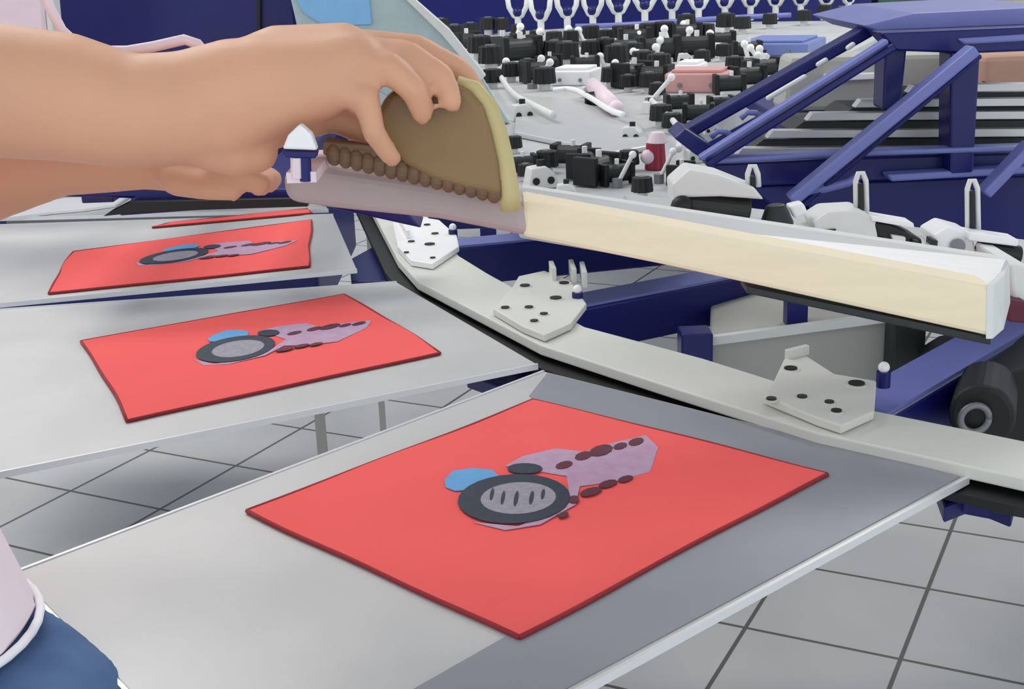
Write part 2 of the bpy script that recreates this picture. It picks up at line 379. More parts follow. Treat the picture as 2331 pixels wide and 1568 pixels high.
dashes = [(1284, 1061, 20, 8), (1328, 1040, 20, 9), (1368, 1028, 28, 12), (1412, 1018, 16, 7), (1448, 1008, 18, 8),
          (1345, 1122, 26, 9), (1384, 1104, 22, 8), (1424, 1093, 18, 7), (1306, 1140, 12, 9), (1282, 1175, 13, 6)]
marks = [(1120, 1130, 7, 14), (1145, 1138, 7, 16), (1175, 1140, 8, 18), (1210, 1138, 8, 16), (1236, 1130, 7, 12)]
for k, t in ((1, t1), (2, t2), (3, t3)):
    pr = None
    def flat(name, mt, z, polys, par):
        m = MB()
        for pl in polys:
            m.prism([BL[k](*uv_of(x, y), z-.0006) for x, y in pl], (0, 0, .0006))
        return m.build(name, M[mt], par)
    for name, mt, z, poly in shapes:
        if name == 'ribbon': pr = flat('medal_print', mt, z, [poly], t)
        else: flat(name, mt, z+.0003, [poly], pr)
    for a, b, c, d in dashes[:10 if k == 1 else 8]: flat('ribbon_dash', 'inkdark', .0017, [ell(a, b, c, d, 10, -.25)], pr)
    if k == 1:
        for a, b, c, d in marks: flat('lettering_stroke', 'ink', .0026, [ell(a, b, c*.6, d, 10, .2)], pr)

# ------------------------------------------------------------------ under the ring
t = thing('base_cabinet', at(1830, 860, .55), 'grey-beige cabinet box low inside the ring behind the nearest bracket', 'cabinet')
b0, b1 = dp(1615, 778, 1.75), dp(2040, 722, 1.75)
MB().prism([b0, b1, Vector((b1.x, b1.y, .72)), Vector((b0.x, b0.y, .72))], (.05, .3, 0)).build('body', M['beigepan'], t, bevel=.004)
MB().beam(b0+Vector((0, -.006, .004)), b1+Vector((0, -.006, .004)), .012, .012).build('top_trim', M['pale'], t)
t = thing('press_base', (CX, CY, 0), 'dark navy round base column of the press with low frame beams, right of the cabinet', 'press base')
MB().cyl((CX, CY, 0), (CX, CY, .85), .24, n=40).build('column', M['navy'], t, smooth=False)
MB().cyl((CX, CY, .85), (CX, CY, .95), .42, n=40).build('hub', M['navy'], t, bevel=.005)
MB().beam((CX, CY, .692), (b0.x-.08, b0.y+.14, .692), .10, .05).build('frame_beam', M['navy'], t, bevel=.004)
MB().beam((CX, CY, .692), (b1.x+.05, b1.y+.06, .692), .10, .05).build('frame_beam', M['navy'], t, bevel=.004)
for (px, Y, y0) in ((1582, 1.74, 750), (2062, 1.72, 725)):
    p0 = dp(px, y0, Y)
    MB().beam((p0.x, p0.y, .70), p0, .045 if px != 1818 else .03, .045, up=(1, 0, 0)).build('post', M['navy' if px == 1582 else 'dark'], t, bevel=.003)
p = dp(2235, 948, 1.36)
t = thing('drive_motor', p, 'black drive motor with a grey end ring, behind the ring at far right', 'motor')
MB().cyl(p, p+Vector((.05, .12, -.01)), .036, n=30).build('housing', M['black'], t, bevel=.006)
m = MB(); m.tube([p+Vector((math.cos(q)*.016-.01, -.006, math.sin(q)*.016)) for q in [2*math.pi*i/20 for i in range(21)]], .004, 8); m.build('end_ring', M['grey'], t, smooth=True)
MB().prism([dp(x, y, 1.47) for x, y in ((2120, 905), (2180, 868), (2420, 820), (2420, 1050), (2160, 960))], (.05, .22, -.01)).build('dark_fill', M['black'], t, bevel=.004)  # black block added to fill the darkness beneath the arm

# ------------------------------------------------------------------ screen frame rail
YL, YR = 1.06, 1.00
def rl(px, py, dy=0): return dp(px, py, YL+(YR-YL)*(px-700)/1565.+dy)
o = rl(1400, 560)
fr = thing('screen_frame', o, 'long cream screen frame rail sloping down from the hand to the right', 'screen frame')
th = Vector((0, .035, .002))
MB().prism([rl(1190, 455), rl(1500, 512), rl(2262, 655), rl(2258, 768), rl(1500, 602), rl(1190, 540)], th).build('rail', M['wood'], fr, bevel=.004)
tg = MB().prism([rl(640, 395, -.002), rl(700, 372, -.002), rl(1000, 415, -.002), rl(1195, 455, -.002), rl(1215, 545, -.002), rl(1000, 503, -.002), rl(760, 478, -.002), rl(650, 462, -.002)], th+Vector((0, .003, 0))).build('shaded_rail', M['shaded_rail'], fr, bevel=.01, seg=4)  # left part of the same rail, its shaded tone put into the colour
tg['label'] = 'mauve-grey left part of the rail, shade painted in'
MB().prism([rl(1185, 425, .10), rl(1420, 475, .10), rl(2295, 590, .10), rl(2268, 655, .02), rl(1500, 512, .02), rl(1190, 455, .02)], (0, .004, -.02)).build('aluminium_top', M['alu'], fr, bevel=.002)
MB().prism([rl(1190, 428, .10), rl(2295, 592, .10), rl(2297, 606, .10), rl(1190, 440, .10)], (0, .02, 0)).build('back_lip', M['pale'], fr, bevel=.001)
MB().prism([rl(2262, 648), rl(2286, 625, .05), rl(2297, 592, .12), rl(2300, 690, .12), rl(2282, 750, .02), rl(2260, 772)], (-.006, 0, 0)).build('end_cap', M['pale'], fr, bevel=.001)
MB().prism([rl(1700, 652, .004), rl(2256, 768, .004), rl(2256, 786, .004), rl(1700, 668, .004)], (0, .03, 0)).build('rail_underside', M['dark'], fr, bevel=.001)  # dark strip along the underside of the rail
for x in (1910, 2190):
    y = 575+(x-1800)*.17
    MB().box(rl(x, y+8, .06), .004, .03, .003).build('cross_strap', M['pale'], fr)
# white clamp shape added for the bright background gap beside the hand
TC = .950
wc = MB().prism([dp(642, 340, TC), dp(655, 308, TC), dp(682, 282, TC), dp(708, 305, TC), dp(722, 343, TC)], (0, .012, 0)).build('clamp', M['white'], fr, bevel=.002)  # added shape standing in for the bright background gap
MB().prism([dp(640, 343, TC), dp(722, 346, TC), dp(718, 361, TC), dp(650, 359, TC)], (0, .012, 0)).build('added_collar', M['navy'], wc, bevel=.001)
MB().cyl(dp(694, 358, TC+.006), dp(696, 412, TC+.006), .0045, n=12).build('stem', M['navy'], wc)
MB().cyl(dp(676, 358, TC+.006), dp(677, 404, TC+.006), .005, n=12).build('pin', M['pinkw'], wc)
MB().beam(dp(686, 404, TC+.004), dp(686, 404, TC+.004)+Vector((0, .11, 0)), .022, .008).build('added_bracket_arm', M['pinkw'], wc)

# ochre scraper in the hand
sp = thing('ochre_scraper', dp(1000, 430, 1.02), 'translucent-looking ochre scraper pad with a pale yellow rim, gripped by the hand', 'scraper')
m = MB(); pts = [(856, 262), (880, 215), (930, 196), (1000, 190), (1062, 200), (1098, 240), (1118, 300), (1134, 370), (1142, 448), (1060, 432), (980, 408), (920, 375), (880, 325)]
m.prism([dp(x, y, 1.005) for x, y in pts], (.0, .03, 0)).build('pad', M['ochre'], sp, bevel=.006, seg=4)
rimp = [(1040, 186), (1080, 200), (1112, 240), (1132, 300), (1148, 370), (1158, 440), (1162, 478)]
m = MB().tube([dp(x, y, 1.018) for x, y in rimp], [.005, .006, .007, .008, .008, .009, .008], 12).build('rim', M['rim'], sp, smooth=True)
m = MB(); m.prism([dp(735, 322, 1.01), dp(900, 352, 1.01), dp(1142, 410, 1.01), dp(1142, 452, 1.01), dp(900, 398, 1.01), dp(735, 352, 1.01)], (0, .03, 0))
for i in range(15):
    x = 760+i*26; y = 346+(x-735)*.235; m.ball(dp(x, y, 1.012), .0065, 10, 8, (1, 1, 1.4))
m.build('ridged_edge', M['ridge'], sp, bevel=.002)

t = MB().prism([at(x, y, ZP+.006) for x, y in ((-60, 494), (40, 468), (150, 450), (300, 442), (262, 466), (190, 476), (120, 482), (0, 497))], (0, 0, -.005)).build('white_sheet', M['white'], None, at(120, 470, ZP))
tag(t, 'bright white folded sheet on the farthest pallet, under the left forearm', 'sheet')
# ------------------------------------------------------------------ the person
pe = thing('person', (-.5, .84, 0), 'person in a pinkish-white shirt and blue jeans reaching over the pallets to grip the rail', 'person')
b = MB()
hipR, hipL = Vector((-.415, .825, .87)), Vector((-.56, .975, .87))
kneeR, kneeL = Vector((-.43, .78, .50)), Vector((-.60, .94, .50))
ankR, ankL = Vector((-.47, .74, .09)), Vector((-.65, .90, .09))
pel = (hipR+hipL)/2+Vector((0, 0, .05)); wai = pel+Vector((-.035, .01, .16)); che = Vector((-.63, .93, 1.32)); nek = Vector((-.66, .97, 1.47)); hd = Vector((-.62, 1.01, 1.62))
shR, shL = Vector((-.60, .79, 1.41)), Vector((-.78, 1.09, 1.41))
elR, elL = dp(-230, 180, .985), dp(-330, 440, 1.16)
for h_, k_, a_ in ((hipR, kneeR, ankR), (hipL, kneeL, ankL)):
    b.limb([h_, (h_+k_)/2, k_, k_.lerp(a_, .35), a_], [.06, .06, .055, .052, .035])
    b.ball(a_+Vector((.07, .05, -.045)), .045, sc3=(2.2, 1, .8), R=Matrix.Rotation(.75, 3, 'Z'))
RT45 = Matrix.Rotation(.8, 3, 'Z')
for p_, r_, s_ in ((pel, .11, (.8, 1.15, .9)), (wai, .11, (.8, 1.15, 1.1)), (che, .15, (.8, 1.2, 1.15)), (che+Vector((.01, 0, -.12)), .14, (.8, 1.15, 1.1))):
    b.ball(p_, r_, 24, 16, s_, RT45)
b.limb([che, nek, hd-Vector((0, 0, .06))], [.10, .058, .056])
b.ball(hd, .098, 24, 18, (1.0, .82, 1.2), RT45); b.ball(hd+Vector((.055, .057, -.06)), .045)
fd = Vector((.70, .714, 0)); sd = Vector((-.714, .70, 0))
b.cyl(hd+fd*.09+Vector((0, 0, .01)), hd+fd*.115+Vector((0, 0, -.025)), .008, .014)
for s_ in (-1, 1): b.ball(hd+sd*s_*.082, .028, sc3=(.9, .35, 1.2), R=RT45)
b.limb([che+Vector((0, 0, .04)), shR, shR.lerp(elR, .5), elR], [.09, .062, .052, .048])
b.limb([che+Vector((0, 0, .04)), shL, shL.lerp(elL, .5), elL], [.09, .062, .052, .046])
# right forearm and hand (seen from its little-finger side)
fa = [elR, dp(0, 208, .99), dp(150, 222, .995), dp(300, 256, 1.0), dp(430, 246, 1.0), dp(540, 215, 1.0)]
b.limb(fa, [.049, .0505, .049, .044, .0435, .0425])
b.limb([dp(520, 215, 1.01), dp(640, 155, 1.02), dp(780, 128, 1.02)], [.036, .033, .026])         # back of the hand
b.limb([dp(510, 265, .995), dp(610, 232, .99), dp(740, 196, .99)], [.034, .0275, .024])            # heel of the hand
b.limb([dp(600, 200, 1.0), dp(720, 180, 1.0), dp(800, 150, 1.0)], [.040, .033, .027])
b.limb([dp(470, 310, 1.0), dp(540, 335, 1.0), dp(585, 345, 1.0)], [.026, .024, .017])
# fingers: little (nearest), ring, middle, index, thumb
b.limb([dp(775, 205, .985), dp(835, 225, .975), dp(850, 300, .974), dp(893, 362, .985)], [.013, .0105, .0095, .008])
b.limb([dp(790, 150, .995), dp(885, 155, .985), dp(945, 205, .980), dp(960, 262, .988)], [.014, .0125, .0105, .0085])
b.limb([dp(800, 122, 1.015), dp(925, 128, 1.008), dp(1005, 176, 1.000), dp(1030, 232, .993)], [.0145, .0130, .0110, .0088])
b.limb([dp(800, 105, 1.04), dp(945, 112, 1.045), dp(1045, 160, 1.050), dp(1085, 205, 1.050)], [.0145, .0125, .0108, .0085])
b.limb([dp(600, 290, 1.03), dp(760, 262, 1.045), dp(830, 300, 1.05), dp(880, 345, 1.05)], [.020, .0135, .012, .010])
# left forearm and hand, low behind the right one
wl = dp(330, 370, 1.13)
b.limb([elL, dp(-40, 402, 1.15), dp(130, 368, 1.14), wl], [.044, .042, .031, .024])
b.limb([wl, dp(420, 382, 1.12), dp(500, 388, 1.11)], [.024, .022, .019])
for i in range(4):
    q = Vector((0, .018*i, -.002*i))
    b.limb([dp(490, 402, 1.09)+q, dp(560, 398, 1.09)+q, dp(600, 415, 1.09)+q, dp(590, 432, 1.09)+q], [.011, .0095, .0085, .0075])
b.limb([dp(400, 410, 1.10), dp(470, 428, 1.085), dp(530, 436, 1.085)], [.014, .011, .009])
body = b.build('body', M['skin'], pe, smooth=True); remesh(body, .0042, 7)
# nails
for a_, c_ in (((893, 362, .985), (850, 300, .974)),):
    pass
m = MB()
for s_ in (-1, 1): m.ball(hd+fd*.088+sd*s_*.033+Vector((0, 0, .015)), .013)
m.build('eyes', M['eye'], pe, smooth=True)
MB().ball(hd+fd*.098+Vector((0, 0, -.05)), .018, sc3=(.4, 1.2, .4), R=RT45).build('lips', M['lip'], pe, smooth=True)
MB().ball(hd-fd*.018+Vector((0, 0, .03)), .104, 24, 16, (1.0, .92, 1.12), RT45).build('hair', M['hair'], pe, smooth=True)
# shirt
s = MB()
for p_, r_, s_ in ((pel+Vector((-.09, .05, .08)), .125, (.85, 1.12, .8)), (wai+Vector((-.04, .01, 0)), .14, (.85, 1.12, 1.1)), (che, .165, (.85, 1.2, 1.15)), (che+Vector((.0, 0, -.12)), .155, (.85, 1.15, 1.1))):
    s.ball(p_, r_, 24, 16, s_, RT45)
hm = dp(96, 1362, .84); hm = Vector((hm.x-.124, .84, hm.z-.028))
s.loft([hm+Vector(v) for v in ((-.09, .05, .36), (-.058, .03, .24), (-.040, .015, .15), (-.027, .006, .085), (-.010, .002, .035), (0, 0, 0))], [.10, .105, .108, .109, .110, .112])
s.limb([che, shR, shR.lerp(elR, .5)], [.1, .078, .068]); s.limb([che, shL, shL.lerp(elL, .5)], [.1, .078, .068])
s.limb([che, nek-Vector((0, 0, .03))], [.12, .065])
so = s.build('shirt', M['shirt'], pe, smooth=True); remesh(so, .007, 6)
m = MB(); m.tube([hm+Vector((math.cos(q)*.1125, math.sin(q)*.1125, .001)) for q in [2*math.pi*i/40 for i in range(41)]], .0035, 10)
m.build('shirt_hem', M['shirthem'], pe, smooth=True)
j = MB()
th_ = dp(285, 1568, .79); th_ = Vector((th_.x-.10, .79, th_.z-.02))
j.loft([hm+Vector((-.03, 0, .03)), hm+Vector((-.006, 0, -.004)), hm.lerp(th_, .4)+Vector((.006, 0, 0)), th_, th_+Vector((.004, .01, -.12)), (hipR+kneeR)/2+Vector((0, 0, -.02))], [.085, .104, .103, .10, .10, .09])
j.ball(pel+Vector((-.04, 0, -.05)), .115, 24, 16, (.85, 1.2, .85), RT45)
for h_, k_, a_ in ((hipR, kneeR, ankR), (hipL, kneeL, ankL)):
    j.limb([h_, (h_+k_)/2, k_, k_.lerp(a_, .4), a_], [.088, .088, .075, .068, .062])
jo = j.build('jeans', M['jeans'], pe, smooth=True); remesh(jo, .008, 5)
m = MB()
for a_ in (ankR, ankL): m.ball(a_+Vector((.075, .055, -.048)), .05, sc3=(2.2, 1, .8), R=Matrix.Rotation(.75, 3, 'Z'))
m.build('shoes', M['black'], pe, smooth=True)

# navy apron bar behind the wrists
t = thing('navy_crossbar', dp(450, 455, 1.55), 'dark navy crossbar behind the wrists above the farthest pallet', 'crossbar')
MB().prism([dp(110, 422, 1.9), dp(760, 432, 1.9), dp(900, 452, 1.9), dp(960, 520, 1.9), dp(700, 462, 1.9), dp(270, 492, 1.9), dp(300, 452, 1.9), dp(110, 448, 1.9)], (0, .08, 0)).build('bar', M['navy'], t, bevel=.004)
MB().prism([dp(235, 492, 1.88), dp(300, 460, 1.88), dp(700, 452, 1.88), dp(700, 470, 1.88), dp(330, 482, 1.88)], (0, .06, 0)).build('rubber_seal', M['black'], t)
for x in (220, 600):
    a_ = dp(x, 440, 1.98); MB().beam(a_, (a_.x, 3.0, a_.z), .05, .03).build('support_arm', M['navy'], t, bevel=.002)

# ------------------------------------------------------------------ background left
t = thing('navy_cabinet', dp(400, 250, 3.0), 'navy machine cabinet filling the gap above the wrist', 'cabinet')
p0, p1 = dp(118, -30, 3.0), dp(668, -40, 3.0)
def hood(pts, Y, dY, name, mt, par, bevel=.01): return MB().prism([dp(x, y, Y) for x, y in pts], (0, dY, 0)).build(name, M[mt], par, bevel=bevel)
a_, b_ = dp(-300, -60, 3.0), dp(668, -60, 3.0)
for x in (-280, 655):
    c_ = dp(x, 100, 3.3); MB().beam((c_.x, c_.y, 0), (c_.x, c_.y, .61), .025, .025, up=(1, 0, 0)).build('leg', M['beigepan'], t)
MB().prism([a_, b_, Vector((b_.x, 3.0, .60)), Vector((a_.x, 3.0, .60))], (0, .8, 0)).build('body', M['navy'], t, bevel=.01)
hood([(585, -60), (592, -60), (592, 240), (585, 240)], 2.985, .02, 'door_seam', 'black', t, 0)
hose = [(96, -40), (112, 15), (140, 68), (175, 100), (225, 116), (290, 116), (350, 106), (420, 90), (450, 100), (470, 125)]
tag(MB().tube([dp(x, y, 1.05) for x, y in hose], .0042, 12).build('pale_hose', M['pinkw'], None, dp(140, 72, 1.25), smooth=True), 'pale curved hose running along the upper edge of the forearm', 'hose')
t = thing('pale_screen', dp(20, 40, 2.6), 'pale off-white screen standing in the top left corner', 'screen')
hood([(-260, -60), (96, -60), (110, 90), (110, 200), (-260, 200)], 2.6, .04, 'panel', 'pinkw', t)
a_ = dp(-200, 190, 2.62); MB().beam((a_.x, a_.y, 0), a_, .03, .03, up=(1, 0, 0)).build('stand', M['grey'], t)
hood([(96, -60), (108, -60), (122, 90), (122, 200), (110, 200), (110, 90)], 2.59, .06, 'frame', 'pale', t, .002)
t = thing('seafoam_screen', dp(860, 100, 2.9), 'seafoam and light blue mesh screen leaning behind the knuckles', 'screen')
hood([(655, -30), (900, -30), (1010, 72), (1100, 180), (1160, 280), (1000, 280), (690, 120)], 2.9, .03, 'mesh_panel', 'seafoam', t, .003)
a_ = dp(812, 120, 2.94); MB().beam((a_.x, a_.y, 0), a_, .014, .014, up=(1, 0, 0)).build('stand', M['beigepan'], t)
hood([(660, -30), (838, -30), (846, 56), (740, 60), (690, 30)], 2.892, .02, 'blue_patch', 'skyblue', t, .002)
hood([(894, -30), (912, -30), (1022, 66), (1106, 172), (1094, 184), (1006, 80)], 2.885, .03, 'frame', 'pale', t, .002)

# ------------------------------------------------------------------ far machine: navy body, deck and fittings
t = thing('far_machine_body', dp(1400, 60, 7.1), 'dark navy machine body across the top behind the rows of forks', 'machine body')
a_, b_ = dp(880, -80, 7.1), dp(1990, -80, 7.1)
MB().prism([a_, b_, Vector((b_.x, 7.1, 0)), Vector((a_.x, 7.1, 0))], (0, .5, 0)).build('body', M['navy'], t, bevel=.02)
MB().prism([a_+Vector((0, -.02, -.02)), b_+Vector((0, -.02, -.02)), b_+Vector((0, -.02, -.05)), a_+Vector((0, -.02, -.05))], (0, .02, 0)).build('top_trim', M['blue'], t)
ZD = 1.07
t = thing('machine_deck', at(1350, 280, ZD), 'light grey machine deck carrying the crowded black knobs and valves', 'machine deck')
out = [(1130, 280), (1060, 150), (1000, 95), (1160, 72), (1500, 52), (1990, 46), (2010, 80), (1560, 300), (1620, 380), (1560, 470), (1380, 500), (1180, 470), (1150, 380)]
MB().prism([at(x, y, ZD) for x, y in out], (0, 0, -.05)).build('deck_plate', M['deck'], t, bevel=.004)
MB().prism([at(x, y, ZD+.012) for x, y in ((1180, 215), (1300, 225), (1450, 270), (1485, 330), (1400, 345), (1170, 300))], (0, 0, -.011)).build('cover_plate', M['alu'], t, bevel=.004)
for (x, y) in ((1030, 140), (1900, 60)):
    q = at(x, y, ZD)
    MB().beam((q.x+.1, q.y+.05, 0), (q.x+.1, q.y+.05, ZD-.05), .06, .06, up=(1, 0, 0)).build('deck_leg', M['navy'], t, bevel=.004)
ORD = ['first', 'second', 'third', 'fourth', 'fifth', 'sixth', 'seventh', 'eighth', 'ninth', 'tenth', 'eleventh', 'twelfth', 'thirteenth', 'fourteenth', 'fifteenth', 'sixteenth', 'seventeenth', 'eighteenth', 'nineteenth', 'twentieth', 'twenty-first', 'twenty-second', 'twenty-third', 'twenty-fourth']
# prototypes, built 1 unit high at the origin
deckt = t
def proto_knob():
    t = MB().cyl((0, 0, .3), (0, 0, .95), .52, .46, 24, 1).build('knob', M['black'], None, bevel=.04)
    MB().cyl((0, 0, 0), (0, 0, .35), .24, n=12).build('stem', M['pale'], t)
    MB().cyl((0, 0, .94), (0, 0, 1.0), .2, n=12).build('cap_insert', M['grey'], t)
    return t
def proto_valve():
    t = MB().cyl((-.6, 0, .5), (.6, 0, .5), .38, n=20).build('valve', M['dark'], None, bevel=.03)
    for s_ in (-1, 1):
        MB().box((.66*s_, 0, .5), .11, .44, .46).build('end_block', M['black'], t, bevel=.04)
    MB().cyl((.1, 0, .75), (.1, 0, 1.1), .1, n=10).build('fitting', M['white'], t)
    MB().box((0, 0, .08), .5, .3, .08).build('foot', M['pale'], t)
    return t
def proto_fork():
    t = MB().tube([(-.36, 0, 1.25), (-.30, 0, .8), (-.14, 0, .52), (0, 0, .42), (.14, 0, .52), (.30, 0, .8), (.36, 0, 1.25)], .09, 8).build('clip', M['pale'], None, smooth=True)
    MB().cyl((0, 0, 0), (0, 0, .5), .11, n=10).build('stem', M['pale'], t)
    MB().ball((0, 0, .62), .17).build('ball_joint', M['navy'], t, smooth=True)
    return t
def proto_block():
    t = MB().prism([(-.6, -.35, 0), (.6, -.35, 0), (.45, -.35, .5), (.1, -.35, .8), (-.45, -.35, .75)], (0, .7, 0)).build('clamp', M['pale'], None, bevel=.05)
    for x in (-.3, .25): MB().cyl((x, -.4, .3), (x, -.34, .3), .13, n=14).build('bolt', M['black'], t)
    MB().cyl((0, 0, .7), (0, 0, 1.0), .15, n=12).build('pin', M['black'], t)
    return t
protos = dict(knob=proto_knob(), valve=proto_valve(), fork=proto_fork(), block=proto_block()); used = {}
DO = Vector(deckt['_o'])
GROW = dict(knob=1.35, valve=1.25, fork=1.15, block=1.0)
def put(kind, loc, s, rz, label=None, group=None):
    o = protos[kind]; s *= GROW[kind]
    if kind in used: o = copy_tree(o)
    used[kind] = 1
    o.parent = deckt
    o.location = Vector(loc)-DO; o.scale = (s, s, s); o.rotation_euler = (0, 0, rz)
    return o
def size(px, loc): return px*((loc-CAM).dot(FWD))/F
def rowput(kind, lst, z, lab, group, rz=0):
    lst = sorted(lst)
    for i, (x, y, s) in enumerate(lst):
        p = at(x, y+s*.45, z); put(kind, p, size(s, p), rz+random.uniform(-.6, .6), lab % ORD[i], group)
rowput('fork', [(1180, 45, 58), (1232, 52, 62), (1292, 44, 62), (1350, 42, 62), (1408, 36, 62), (1468, 30, 64), (1530, 28, 60), (1590, 26, 60), (1650, 22, 60), (1708, 20, 58), (1765, 18, 58), (1822, 16, 58), (1880, 14, 56), (1930, 12, 56)], ZD, 'pale two-pronged clip, %s from the left in the back row', 'pale clips in the back row')
rowput('knob', [(1004, 72, 34), (1036, 88, 36), (1072, 78, 30), (1112, 66, 30), (1142, 66, 28), (1180, 78, 26), (1222, 92, 26), (1262, 98, 30), (1300, 94, 28), (1345, 86, 32), (1378, 92, 28), (1412, 84, 30), (1442, 88, 36), (1478, 84, 36), (1512, 82, 38), (1562, 62, 34), (1608, 80, 30), (1652, 60, 34), (1690, 64, 30), (1752, 54, 26), (1830, 46, 26), (1876, 34, 26), (1915, 40, 28)], ZD, 'small black knob, %s from the left in the row behind the dark rollers', 'black knobs, farther row')
rowput('knob', [(1092, 118, 42), (1118, 142, 44), (1150, 118, 36), (1262, 126, 38), (1292, 132, 42), (1345, 122, 34), (1378, 118, 36), (1404, 140, 44), (1440, 132, 40), (1466, 154, 44), (1500, 160, 44), (1598, 140, 30), (1648, 126, 30), (1672, 158, 34), (1706, 166, 34)], ZD, 'black knob, %s from the left in the row just behind the white box', 'black knobs, middle row')
rowput('knob', [(1122, 186, 34), (1164, 172, 34), (1202, 160, 30), (1240, 188, 40), (1392, 184, 36), (1430, 196, 30), (1478, 196, 36), (1496, 214, 30)], ZD, 'black knob, %s from the left in the row level with the white box', 'black knobs, nearer row')
rowput('knob', [(1170, 335, 30), (1198, 398, 30), (1246, 376, 40), (1432, 372, 36), (1462, 434, 38), (1505, 272, 40), (1530, 288, 36)], ZD, 'black knob, %s from the left along the near side of the deck', 'black knobs, nearest the rail')
for i, (x, y, s, rz, lab) in enumerate([(1180, 122, 62, .5, 'dark roller valve near the left end of the deck'), (1300, 358, 52, -.4, 'dark valve standing just right of the small near knob'),
        (1360, 392, 66, .9, 'large dark valve with a white fitting close behind the rail'), (1545, 238, 40, .1, 'dark valve right below the salmon box'), (1640, 240, 36, .1, 'dark valve below the right end of the salmon box'),
        (1362, 232, 34, -.8, 'small dark valve lying against the pinkish-white capsule'), (1445, 92, 46, 0, 'dark valve in the middle of the far knobs'), (1700, 118, 40, 0, 'dark valve at the near edge of the lilac-blue tray'), (1550, 400, 48, 1.1, ''), (1140, 110, 50, .3, ''), (1232, 118, 46, -.3, ''), (1060, 100, 44, .8, ''), (1332, 152, 40, 0, ''), (1420, 118, 50, .2, ''), (1500, 118, 56, 0, ''), (1580, 112, 54, 0, ''), (1560, 80, 44, .1, ''), (1640, 96, 40, 0, ''), (1440, 176, 56, .7, ''), (1490, 178, 50, -.5, ''), (1228, 168, 50, .4, ''), (1700, 180, 50, .3, ''), (1660, 196, 44, 0, ''), (1740, 160, 46, .4, ''), (1590, 262, 44, -.2, ''), (1330, 380, 60, 1.2, ''), (1400, 400, 50, .5, ''), (1186, 380, 46, .2, ''), (1250, 150, 40, 1, '')]):
    p = at(x, y+s*.4, ZD); put('valve', p, size(s, p)*.85, rz, lab, 'dark valves on the deck')
for i, (x, y, s, rz, lab) in enumerate([(1232, 395, 80, .3, 'pale clamp block near the rail, left of the large dark valve'), (1190, 250, 60, .3, 'pale clamp block at the left corner of the grey cover plate'), (1290, 430, 56, 0, 'pale clamp block touching the back of the rail'),
        (1440, 300, 56, -.3, 'pale clamp block at the right of the grey cover plate'), (1580, 350, 50, .4, 'pale clamp block at the foot of the cage'), (1340, 205, 40, .2, 'pale clamp block in front of the white box'), (1480, 240, 44, .8, 'pale clamp block behind the grey cover plate'), (1620, 290, 40, 0, 'pale clamp block below the cage diagonal'), (1740, 130, 40, 0, 'pale clamp block in front of the lilac-blue tray'), (1560, 130, 40, 0, 'pale clamp block behind the salmon box'), (1110, 100, 34, 0, 'pale clamp block among the leftmost far knobs')]):
    p = at(x, y+s*.4, ZD); put('block', p, size(s, p)*.8, rz, lab, 'pale clamp blocks on the deck')
# light rods and levers
rods = [((1118, 186), (1152, 140), 'pale thin lever at the left of the deck, just above the scraper'), ((1212, 198), (1252, 142), 'pale thin lever left of the white box'), ((1480, 232), (1528, 176), 'pale thin lever left of the salmon box'), ((1300, 70), (1326, 118), 'pale rod leaning right among the far knobs'),
        ((1405, 420), (1440, 352), 'pale thin lever beside the red knob'), ((1528, 56), (1540, 100), 'pale rod behind the salmon box'), ((1500, 410), (1532, 345), '')]
rr = random.Random(11)
for _ in range(44):
    x = rr.uniform(1020, 1760); y = rr.uniform(78, 178)
    if x < 1080+ (y-78)*1.0 or x > 2020-(y)*1.5 or (1235 < x < 1360 and y > 120) or (1480 < x < 1670 and y > 140): continue
    rods.append(((x, y+14), (x+rr.choice((-1, 1))*rr.uniform(6, 24), y-rr.uniform(14, 34)), ''))
for (a, b_, lab) in rods:
    pa = at(a[0], a[1], ZD+.005); q = dp(b_[0], b_[1], pa.y+.02)
    t = MB().cyl(pa, q, size(5, pa), n=10).build('lever', M['pale'], deckt); MB().ball(q, size(9, pa)).build('grip', M['white'], t, smooth=True)
    MB().cyl(pa-Vector((0, 0, .005)), pa+Vector((0, 0, .01)), size(12, pa), n=14).build('pivot', M['grey'], t)
def dbox(name, x0, y0, x1, y1, mt, label, cat, hgt, deep=.12, lid=None, rz=0, z=ZD):
    a = at(x0, y1, z); b_ = at(x1, y1, z); a.z = b_.z = z; w = (b_-a).length/2; c = (a+b_)/2; h = size(hgt, c)
    t = thing(name, c, label, cat)
    R = Matrix.Rotation(math.atan2(b_.y-a.y, b_.x-a.x)+rz, 3, 'Z')
    MB().box(c+R@Vector((0, deep/2, h/2)), w, deep/2, h/2, R).build('body', M[mt], t, bevel=.006, seg=3)
    MB().box(c+R@Vector((0, deep/2, h+.004)), w*.8, deep*.4, .004, R).build('lid', M[lid or mt], t, bevel=.002)
    for s_ in (-.5, .5): MB().cyl(c+R@Vector((w*s_, 0, h*.4)), c+R@Vector((w*s_, -.006, h*.4)), h*.12, n=12).build('screw', M['grey'], t)
    return t
dbox('white_box', 1252, 150, 1345, 196, 'white', 'bright white box in the middle of the deck', 'box', 34)
dbox('salmon_box', 1512, 170, 1655, 212, 'salmon', 'salmon pink box on the deck near the cage', 'box', 44, lid='salmon')
dbox('cream_box', 1535, 145, 1590, 168, 'white', 'small cream-white box just behind the salmon box', 'box', 20)
dbox('lilac_tray', 1670, 98, 1838, 128, 'tray', 'lilac-blue tray on the far right of the deck', 'tray', 28, .3)
p = at(1372, 232, ZD+.02)
tag(MB().limb([at(1350, 195, ZD+.03), at(1402, 246, ZD+.03)], [size(19, p), size(17, p)]).build('pinkish_capsule', M['pinkw'], None, p, smooth=True), 'pinkish-white capsule lying beside the white box', 'capsule')
p = at(1492, 385, ZD)
